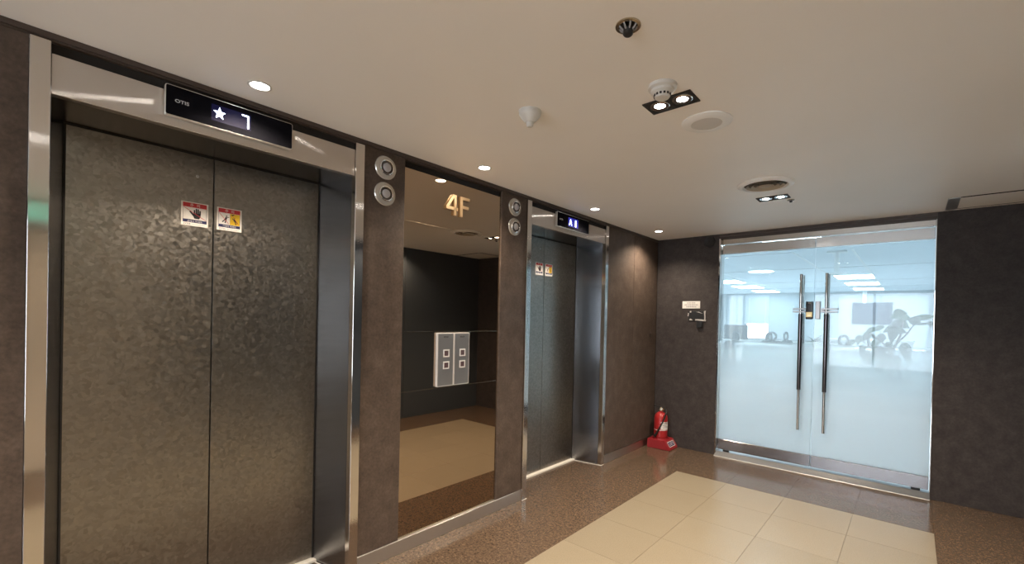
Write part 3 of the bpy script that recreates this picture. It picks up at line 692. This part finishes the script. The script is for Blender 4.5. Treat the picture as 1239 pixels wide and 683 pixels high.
# small worn ring mark plate on the wall by the corner
t = thing('wall_hook', 'small dark round wall hook above the fire extinguisher', 'hook', (0.0, 4.772, 1.262), WALLX)
obj('rosette', lathe([(0.0, 0.0), (0.034, 0.0), (0.034, 0.002), (0.030, 0.003), (0.0, 0.003)], 24), 'brown_trim', t, smooth=True)
obj('peg', lathe([(0.006, 0.003), (0.006, 0.012), (0.009, 0.014), (0.0, 0.016)], 14), 'brown_trim', t, smooth=True)

# ================================================================== CEILING THINGS (local z up, hanging below 0)
def downlight(x, y, label, group):
    t = thing('downlight', label, 'ceiling light', (x, y, ZC), None, group)
    obj('trim_ring', lathe([(0.043, 0.0), (0.045, -0.003), (0.036, -0.004), (0.034, -0.0005)], 32), 'white_plastic', t, smooth=True)
    obj('glow_lens', lathe([(0.034, -0.0008), (0.020, -0.0030), (0.0, -0.0036)], 32), 'lamp_cool', t, smooth=True)
    spot(t, (0, 0, -0.012), P_DOWN, WARM, 2.4, 0.8, 0.03)
gl = 'small round downlights along the elevator wall'
downlight(0.19, 0.679, 'small round downlight in front of the display reading 7', gl)
downlight(0.205, 1.948, 'small round downlight in front of the bronze mirror', gl)
downlight(0.205, 3.238, 'small round downlight in front of the display reading A 1', gl)
downlight(0.238, 4.416, 'small round downlight in the corner above the fire extinguisher', gl)
for y, w in ((3.38, 'display reading A 1'), (2.10, 'bronze mirror'), (0.83, 'display reading 7')): downlight(2.84, y, f'small round downlight by the charcoal wall opposite the {w}', 'downlights along the opposite wall')
def twin(x, y, label):
    t = thing('twin_spotlight', label, 'ceiling light', (x, y, ZC), None, 'twin square spotlights down the middle of the ceiling')
    fb = nb()
    for x0, x1, y0, y1 in ((-0.105, 0.105, 0.048, 0.058), (-0.105, 0.105, -0.058, -0.048), (-0.105, -0.095, -0.048, 0.048), (0.095, 0.105, -0.048, 0.048), (-0.005, 0.005, -0.048, 0.048)): box(x0, x1, y0, y1, -0.005, 0.0, fb)
    obj('frame', fb, 'dark_grille', t)
    obj('tray', box(-0.095, 0.095, -0.048, 0.048, -0.0016, -0.0004), 'dark_grille', t)
    for s in (-1, 1):
        obj('reflector', lathe([(0.042, -0.0035), (0.038, -0.0048), (0.022, -0.0024)], 28, cx=s * 0.050), 'reflector', t, smooth=True)
        obj('bulb', lathe([(0.025, -0.0022), (0.015, -0.0052), (0.0, -0.006)], 24, cx=s * 0.050), 'lamp_cool', t, smooth=True)
        spot(t, (s * 0.05, 0, -0.014), P_TWIN, WARM, 2.2, 0.7, 0.03)
twin(1.458, 1.852, 'dark-framed twin spotlight beside the white smoke detector')
twin(1.456, 3.715, 'dark-framed twin spotlight beside the round ceiling diffuser')
for y, w in ((-0.02, 'level with the beige steel door'), (-1.88, 'nearest the rear window')): twin(1.458, y, f'dark-framed twin spotlight {w}')
# sprinkler heads
def sprinkler(x, y, s, label):
    t = thing('sprinkler_head', label, 'sprinkler', (x, y, ZC), None, 'sprinkler heads')
    obj('rim', lathe([(0.040 * s, 0.0), (0.040 * s, -0.004), (0.030 * s, -0.005), (0.029 * s, -0.001)], 32), 'gold_trim', t, smooth=True)
    obj('cup', lathe([(0.029 * s, -0.001), (0.0, -0.0012)], 24), 'black_plastic', t)
    for k in range(8):
        a = k * PI / 4; fb = tube([(0.029 * s * math.cos(a), 0.029 * s * math.sin(a), -0.002), (0.021 * s * math.cos(a), 0.021 * s * math.sin(a), -0.012 * s), (0.014 * s * math.cos(a), 0.014 * s * math.sin(a), -0.016 * s)], 0.0032 * s, 6); obj('fin', fb, 'grey_plastic', t)
    obj('cap', lathe([(0.0, -0.012 * s), (0.016 * s, -0.012 * s), (0.016 * s, -0.028 * s), (0.012 * s, -0.032 * s), (0.0, -0.033 * s)], 20), 'black_plastic', t, smooth=True)
sprinkler(1.557, 1.286, 1.0, 'recessed sprinkler head with a black tip in a brass rim')
sprinkler(1.548, 3.850, 0.62, 'tiny dark sprinkler head beside the far twin spotlight')
t = thing('smoke_detector', 'cream cone-shaped detector with a short nozzle', 'detector', (0.925, 1.545, ZC))
obj('base', lathe([(0.0, 0.0), (0.052, 0.0), (0.052, -0.008), (0.0, -0.008)], 36), 'white_plastic', t, smooth=True)
obj('cone', lathe([(0.050, -0.008), (0.050, -0.016), (0.046, -0.024), (0.022, -0.050), (0.0, -0.050)], 36), 'white_plastic', t, smooth=True)
obj('nozzle', lathe([(0.017, -0.050), (0.015, -0.066), (0.011, -0.070), (0.0, -0.070)], 24), 'white_plastic', t, smooth=True)
obj('indicator', box(0.038, 0.044, 0.004, 0.012, -0.022, -0.014), 'light_grey_metal', t)
t = thing('smoke_detector', 'white domed smoke detector with dark slots beside the twin spotlight', 'detector', (1.487, 1.702, ZC))
obj('base', lathe([(0.0, 0.0), (0.056, 0.0), (0.056, -0.012), (0.046, -0.018), (0.0, -0.018)], 36), 'white_plastic', t, smooth=True)
obj('dome', lathe([(0.045, -0.018), (0.044, -0.028), (0.034, -0.034), (0.030, -0.044), (0.026, -0.050), (0.0, -0.052)], 36), 'white_plastic', t, smooth=True)
for k in range(14):
    a = 2 * PI * k / 14; obj('slot', box(-0.004, 0.004, -0.0015, 0.0015, -0.004, 0.004), 'black_plastic', t, rot=Matrix.Rotation(a + PI / 2, 3, 'Z'), loc=(0.0325 * math.cos(a), 0.0325 * math.sin(a), -0.0395))
t = thing('ceiling_speaker', 'plain white round ceiling speaker beside the smoke detector', 'speaker', (1.512, 2.135, ZC))
obj('rim', lathe([(0.112, 0.0), (0.112, -0.004), (0.100, -0.010), (0.070, -0.012), (0.068, -0.010)], 48), 'speaker_white', t, smooth=True)
obj('grille', lathe([(0.0685, -0.010), (0.05, -0.0125), (0.0, -0.014)], 40), 'speaker_grille', t, smooth=True)
t = thing('air_diffuser', 'large round ceiling air diffuser with a metal ring', 'air vent', (1.492, 3.322, ZC))
obj('outer_ring', lathe([(0.172, 0.0), (0.174, -0.006), (0.160, -0.016), (0.138, -0.018), (0.130, -0.004)], 56), 'speaker_white', t, smooth=True)
obj('throat', lathe([(0.131, -0.003), (0.0, -0.002)], 48), 'throat_tan', t)
for r in (0.118, 0.086, 0.054): obj('cone_ring', lathe([(r, -0.016), (r - 0.012, -0.006), (r - 0.016, -0.006), (r - 0.004, -0.017)], 48), 'diffuser_tan', t, smooth=True)
obj('centre_disc', lathe([(0.040, -0.010), (0.030, -0.016), (0.0, -0.017)], 36), 'diffuser_tan', t, smooth=True)
t = thing('ceiling_hatch', 'long ceiling air slot with a grey metal end strip above the end wall', 'air vent', (2.72, 4.675, ZC))
obj('panel', box(-0.21, 0.27, -0.213, 0.176, -0.003, 0.0), 'ceiling_paint', t)
obj('end_strip', box(-0.278, -0.21, -0.225, 0.185, -0.006, 0.0, bev=0.001), 'light_grey_metal', t)
for y0, y1 in ((-0.225, -0.213), (0.176, 0.185)): obj('slot', box(-0.21, 0.27, y0, y1, -0.004, 0.0), 'groove', t)

# ================================================================== OFFICE BEHIND THE GLASS
OZ = 2.55; OY = 18.25; OX0, OX1 = -4.6, 5.0
obj('floor_office', box(OX0, OX1, 5.10, OY, -0.12, 0.0), 'office_floor', kind='structure')
oc = obj('ceiling_office', box(OX0, OX1, YE + 0.19, OY, OZ, OZ + 0.1), 'office_ceiling', kind='structure')
for x in (-2.9, -1.1, 0.80, 1.56, 3.0): obj('ceiling_bar', box(x - 0.02, x + 0.02, 8.1, OY - 0.1, OZ - 0.006, OZ), 'ceiling_strip', oc)
for y in (8.1, 10.6, 13.8, 16.0): obj('ceiling_bar', box(OX0, 0.78 if y < 9 else OX1, y - 0.012, y + 0.012, OZ - 0.004, OZ), 'frame_grey', oc)
obj('wall_office_near', box(OX0, -0.3, YE + 0.03, YE + 0.19, 0, OZ + 0.1), 'office_white', kind='structure')
obj('wall_office_near_right', box(XR + 0.3, OX1, YE + 0.03, YE + 0.19, 0, OZ + 0.1), 'office_white', kind='structure')
obj('wall_office_left', box(OX0 - 0.1, OX0, YE, OY, 0, OZ), 'office_white', kind='structure')
obj('wall_office_right', box(OX1, OX1 + 0.1, YE, OY, 0, OZ), 'office_white', kind='structure')
fwall = nb()
WIN = [(-3.22, -2.63, 0.75, 2.48), (-2.57, -1.74, 0.75, 2.48), (0.35, 1.45, 0.65, 2.40), (1.50, 2.63, 0.65, 2.40)]
edges = [OX0] + [v for w in WIN for v in w[:2]] + [OX1]
for i in range(0, len(edges), 2): box(edges[i], edges[i + 1], OY, OY + 0.15, 0, OZ, fwall)
for x0, x1, z0, z1 in WIN: box(x0, x1, OY, OY + 0.15, 0, z0, fwall); box(x0, x1, OY, OY + 0.15, z1, OZ, fwall)
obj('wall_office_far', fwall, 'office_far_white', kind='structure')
for k, (x0, x1, z0, z1) in enumerate(WIN):
    wn = thing(f'window_{k + 1}', None, None, ((x0 + x1) / 2, OY + 0.07, z0)); wn['kind'] = 'structure'; w = (x1 - x0) / 2; h = z1 - z0
    fb = nb(); box(-w, -w + 0.04, -0.03, 0.03, 0, h, fb); box(w - 0.04, w, -0.03, 0.03, 0, h, fb); box(-w, w, -0.03, 0.03, h - 0.04, h, fb); box(-w, w, -0.03, 0.03, 0, 0.04, fb)
    obj('window_frame', fb, 'frame_grey', wn); obj('pane', box(-w + 0.04, w - 0.04, -0.004, 0.004, 0.04, h - 0.04), 'window_glass', wn)
    drop = (1.0, 0.60, 0.97, 0.97)[k]
    if k == 1:
        bt = thing('roller_blind', 'half-lowered pale window blind beside the white end of the office', 'blind', (wn.location.x, OY - 0.04, z0))
    else:
        bt = thing('window_blind', ('pale slatted blind fully lowered beside the half-lowered blind', '', 'pale slatted blind behind the hanging screen', 'pale slatted blind beyond the potted plant')[k], 'blind', (wn.location.x, OY - 0.04, z0), None, 'lowered blinds on the far office windows')
    sbm = nb(); n = int(h * drop / 0.045)
    for i in range(n):
        zt = h - 0.045 * i; v = [sbm.verts.new(c) for c in ((-w, -0.008, zt), (w, -0.008, zt), (w, 0.010, zt - 0.046), (-w, 0.010, zt - 0.046))]; sbm.faces.new(v)
    obj('slats', sbm, 'blind_fabric', bt, kind='stuff'); obj('bottom_bar', box(-w, w, -0.014, 0.014, h - 0.045 * n - 0.035, h - 0.045 * n), 'office_white', bt)
# office lighting
def led(x, y, label, g):
    t = thing('led_panel_light', label, 'ceiling light', (x, y, OZ), None, g)
    fb = nb()
    for x0, x1, y0, y1 in ((-0.37, 0.37, 0.50, 0.52), (-0.37, 0.37, -0.52, -0.50), (-0.37, -0.35, -0.5, 0.5), (0.35, 0.37, -0.5, 0.5)): box(x0, x1, y0, y1, -0.012, -0.0005, fb)
    obj('frame', fb, 'office_white', t); obj('diffuser', box(-0.35, 0.35, -0.5, 0.5, -0.010, -0.0005), 'led_panel', t)
for y, w in ((12.75, 'furthest from'), (14.85, 'second from'), (17.05, 'closest to')): led(1.22, y, f'lit LED ceiling panel in the row leading to the hanging screen, {w} the screen', 'LED panels before the hanging screen')
for y, w in ((12.9, 'furthest from'), (14.95, 'second from'), (17.15, 'closest to')): led(-1.63, y, f'lit LED ceiling panel in the row leading to the half-lowered blind, {w} the blind', 'LED panels before the half-lowered blind')
for x, y, l in ((1.0, 6.35, 'LED panel in the office ceiling just inside the glass doors'), (3.6, 7.2, 'LED panel in the office ceiling beyond the potted plant'), (-1.63, 7.6, 'LED panel in the office ceiling nearest the end wall of the lobby'), (-1.63, 10.2, 'LED panel in the office ceiling level with the round ceiling light'), (3.6, 10.6, 'LED panel in the office ceiling to the side of the hanging screen')):
    led(x, y, l, 'other office LED panels')  # unseen panels added to brighten the office and the frosted film
t = thing('round_ceiling_light', 'round lit downlight in the office ceiling', 'ceiling light', (-0.26, 10.65, OZ))
obj('rim', lathe([(0.26, -0.001), (0.27, -0.012), (0.24, -0.014)], 32), 'office_white', t, smooth=True); obj('lens', lathe([(0.24, -0.012), (0.0, -0.016)], 32), 'led_panel', t)
t = thing('ceiling_mount', 'white ceiling-hung post with round plates at both ends in the office', 'ceiling mount', (1.36, 8.3, OZ))
obj('ceiling_plate', box(-0.13, 0.13, -0.06, 0.06, -0.03, -0.0005, bev=0.004), 'ceiling_strip', t)
obj('post', tube([(0, 0, -0.03), (0, 0, -0.34)], 0.035, 14), 'ceiling_strip', t, smooth=True)
obj('lower_plate', lathe([(0.0, -0.34), (0.13, -0.34), (0.13, -0.365), (0.0, -0.37)], 24), 'ceiling_strip', t, smooth=True)
# hanging screen
t = thing('wall_screen', 'wide dark flat screen hanging in the office', 'television', (1.26, 18.0, 1.45), WALLY)
obj('case', box(-0.525, 0.525, 0.0, 0.735, -0.05, 0.0, bev=0.006), 'frame_grey', t)
obj('screen', box(-0.505, 0.505, 0.022, 0.715, 0.0, 0.004), 'screen_off', t)
obj('hanging_pole', tube([(-0.20, 0.7, -0.035), (-0.20, 1.097, -0.035)], 0.06, 12), 'ceiling_strip', t, smooth=True)
# reception counter and low partition
t = thing('reception_counter', 'long white reception counter behind the glass doors', 'counter', (1.00, 7.9, 0.0))
obj('front', box(-0.95, 1.05, -0.03, 0.03, 0.0, 1.04), 'counter_white', t); obj('worktop', box(-0.97, 1.07, -0.05, 0.50, 1.04, 1.075, bev=0.004), 'counter_white', t)
for x in (-0.92, 1.02): obj('side', box(x - 0.03, x + 0.03, 0.03, 0.46, 0.0, 1.04), 'counter_white', t)
t = thing('desk_partition', 'white low desk partition near the office windows', 'partition', (0.2, 12.2, 0.0))
obj('screen', box(-2.6, 1.1, -0.03, 0.03, 0.0, 1.02), 'counter_white', t); obj('cap', box(-2.62, 1.12, -0.04, 0.04, 1.02, 1.05), 'frame_grey', t)
t = thing('work_table', 'white table below the hanging screen', 'table', (1.55, 11.0, 0.0))
obj('tabletop', box(-0.7, 0.75, -0.4, 0.4, 1.10, 1.14), 'counter_white', t)
for x in (-0.64, 0.69):
    for y in (-0.34, 0.34): obj('leg', box(x - 0.03, x + 0.03, y - 0.03, y + 0.03, 0, 1.10), 'counter_white', t)
# office chairs
def chair():
    t = thing('office_chair', 'x', 'chair', (0, 0, 0), None, 'office chairs behind the glass doors')
    obj('seat', box(-0.24, 0.24, -0.24, 0.24, 0.44, 0.51, bev=0.025, seg=2), 'chair_grey', t)
    bk = nb(); prism(rounded(0.22, 0.26, 0.08), -0.015, 0.015, bk); bk.transform(Matrix.Translation((0, 0.25, 0.80)) @ Matrix.Rotation(PI / 2 - 0.12, 4, 'X')); obj('backrest', bk, 'chair_grey', t)
    hr = nb(); pts = [(0.075 * math.cos(a), 0.30, 1.145 + 0.085 * math.sin(a)) for a in [PI * 2 * k / 20 for k in range(21)]]; tube(pts, 0.022, 8, hr); tube([(0, 0.29, 1.04), (0, 0.30, 1.07)], 0.022, 8, hr); obj('headrest', hr, 'chair_grey', t, smooth=True)
    obj('column', tube([(0, 0, 0.10), (0, 0, 0.44)], 0.03, 10), 'chrome', t, smooth=True)
    for k in range(5):
        a = 2 * PI * k / 5; obj('leg', tube([(0, 0, 0.11), (0.30 * math.cos(a), 0.30 * math.sin(a), 0.06)], [0.03, 0.018], 8), 'black_plastic', t); obj('caster', lathe([(0.0, 0.0), (0.028, 0.0), (0.028, 0.055), (0.0, 0.055)], 10, cx=0.30 * math.cos(a), cy=0.30 * math.sin(a)), 'black_plastic', t)
    for s in (-1, 1): obj('armrest', box(s * 0.27 - 0.03, s * 0.27 + 0.03, -0.16, 0.14, 0.66, 0.69, bev=0.008), 'chair_grey', t); obj('arm_post', box(s * 0.27 - 0.015, s * 0.27 + 0.015, -0.02, 0.04, 0.47, 0.66), 'black_plastic', t)
    return t
ch = chair()
for k, (x, y, a, l) in enumerate(((0.47, 9.35, 1.2, 'grey office chair over the reception counter, the nearer of two turned sideways'), (0.42, 11.2, 1.3, 'grey office chair over the reception counter, the farther of two turned sideways'),
                                  (0.02, 10.35, 0.1, 'grey office chair turned square to the reception counter'), (-0.28, 9.1, 0.4, 'grey office chair at the open end of the reception counter'),
                                  (1.52, 9.3, 0.6, 'grey office chair between the potted plant and the white table'), (1.95, 9.9, 0.9, 'grey office chair pushed under the white table behind the potted plant'))):
    o = ch if k == 0 else copy_tree(ch)
    o.location = (x, y, 0); o.rotation_euler = (0, 0, a); o['label'] = l
t = thing('monitor', 'dark desktop monitor near the window with a lowered blind', 'monitor', (-0.62, 10.2, 0.95), None)
obj('screen', box(-0.24, 0.24, -0.02, 0.02, 0.12, 0.42, bev=0.006), 'chair_grey', t); obj('stand', box(-0.03, 0.03, 0.0, 0.04, 0.0, 0.16), 'chair_grey', t); obj('foot', box(-0.12, 0.12, -0.08, 0.10, 0.0, 0.015), 'chair_grey', t)
t = thing('monitor_desk', 'plain desk under the dark desktop monitor', 'desk', (-0.68, 10.25, 0))
obj('desktop', box(-0.6, 0.32, -0.3, 0.35, 0.91, 0.95), 'counter_white', t)
for x in (-0.55, 0.27): obj('side', box(x - 0.03, x + 0.03, -0.28, 0.33, 0, 0.91), 'counter_white', t)

# ---- plants
def leafmesh(L, Wd, fold=0.25, droop=0.4, n=7):
    bm = nb(); rows = []
    for i in range(n + 1):
        u = i / n; w = Wd * math.sin(PI * min(1, u * 0.94 + 0.06) ** 0.75) * (1 - 0.25 * u); x = L * u; z = -droop * L * u * u
        rows.append([bm.verts.new((x, -w, z + fold * w)), bm.verts.new((x, 0, z)), bm.verts.new((x, w, z + fold * w))])
    for i in range(n):
        for k in (0, 1): bm.faces.new((rows[i][k], rows[i + 1][k], rows[i + 1][k + 1], rows[i][k + 1]))
    return bm
random.seed(21)
PB = Vector((2.06, 6.60, 0.0))      # where the plant stands, inside the office
def at(px, py, y):                  # point on the vertical plane through depth y
    d = rt * ((px - PX) / FPX) - up * ((py - PY) / FPX) + fw; return Vector((2.2681, 0.0, 1.4)) + d * (y / d.y)
plant = thing('potted_plant', 'large-leaved rubber plant in a white pot behind the glass door', 'plant', PB)
obj('pot', lathe([(0.0, 0.0), (0.13, 0.0), (0.17, 0.02), (0.20, 0.36), (0.205, 0.38), (0.185, 0.38), (0.18, 0.33), (0.0, 0.33)], 36), 'pot_white', plant, smooth=True)
obj('soil', lathe([(0.18, 0.34), (0.0, 0.35)], 24), 'soil', plant)
for pl, r0 in (([(1077, 480), (1076, 443), (1080, 425), (1090, 405), (1093, 388)], 0.020), ([(1084, 417), (1098, 404), (1107, 391), (1116, 386)], 0.010), ([(1079, 430), (1066, 413), (1052, 402)], 0.011), ([(1076, 441), (1062, 428), (1050, 418), (1039, 411)], 0.010), ([(1077, 440), (1086, 432), (1093, 422)], 0.009)):
    P = [at(x, y, 6.60) - PB for x, y in pl]
    if r0 == 0.020: P = [Vector((0, 0, 0.34))] + P
    obj('stem', tube(P, [r0 * (1 - 0.5 * k / (len(P) - 1)) for k in range(len(P))], 8), 'bark', plant, smooth=True)
LV = [(1090, 379, 0.13, 5, 0.42, 1), (1083, 383, 0.12, 200, 0.34, 1), (1096, 385, 0.12, -20, 0.4, 1), (1093, 393, 0.15, -30, 0.42, 1), (1084, 393, 0.12, 230, 0.4, 0), (1108, 387, 0.13, 60, 0.46, 0), (1121, 384, 0.16, 5, 0.24, 1), (1119, 392, 0.14, 10, 0.14, 0), (1126, 393, 0.08, -80, 0.34, 0),
      (1090, 401, 0.12, -15, 0.36, 0), (1080, 406, 0.20, 265, 0.28, 0), (1074, 399, 0.13, 215, 0.3, 0), (1061, 398, 0.14, 205, 0.24, 0), (1052, 401, 0.14, 215, 0.26, 0), (1048, 408, 0.14, 240, 0.34, 0), (1065, 411, 0.14, 250, 0.36, 0), (1058, 418, 0.14, 255, 0.32, 0), (1039, 412, 0.13, 260, 0.34, 0), (1028, 416, 0.13, 225, 0.26, 0),
      (1074, 421, 0.14, 245, 0.36, 0), (1062, 428, 0.18, 250, 0.38, 0), (1054, 436, 0.16, 240, 0.34, 0), (1070, 437, 0.20, 255, 0.40, 0), (1083, 440, 0.18, 285, 0.38, 0), (1096, 427, 0.22, 280, 0.30, 0), (1092, 420, 0.10, 200, 0.3, 0), (1092, 445, 0.06, 320, 0.22, 0), (1097, 441, 0.06, 10, 0.22, 0), (1042, 425, 0.16, 255, 0.26, 0), (1047, 432, 0.15, 250, 0.3, 0), (1064, 446, 0.16, 265, 0.36, 0)]
for px, py, L, deg, wr_, pale in LV:
    a = math.radians(deg); c = at(px, py, 6.60 + random.uniform(-0.12, 0.12)) - PB
    xd = Vector((math.cos(a), random.uniform(-0.35, 0.35), math.sin(a))).normalized()
    nn = Vector((random.uniform(-0.45, 0.45), -1.0, random.uniform(-0.1, 0.6))); nn = (nn - xd * nn.dot(xd)).normalized(); yd = nn.cross(xd)
    obj('leaf', leafmesh(L, L * wr_, random.uniform(0.05, 0.3), random.uniform(0.0, 0.25)), 'leaf_pale' if pale else 'leaf_green', plant, smooth=True, rot=Matrix((xd, yd, nn)).transposed(), loc=c - xd * L * 0.5)
fl = thing('small_plant', 'small leafy plant on the reception counter', 'plant', (1.12, 8.12, 1.075))
obj('pot', lathe([(0.0, 0.0), (0.05, 0.0), (0.06, 0.07), (0.052, 0.07), (0.048, 0.055), (0.0, 0.055)], 20), 'pot_white', fl, smooth=True)
for k in range(12):
    a = 2 * PI * k / 12 + random.uniform(-.3, .3); e = random.uniform(0.2, 1.2); plant_ = fl
    obj('leaf', leafmesh(random.uniform(0.12, 0.20), 0.028, 0.2, 0.3, 5), 'leaf_green', fl, smooth=True, rot=Matrix.Rotation(a, 3, 'Z') @ Matrix.Rotation(-e, 3, 'Y'), loc=(0, 0, 0.06))
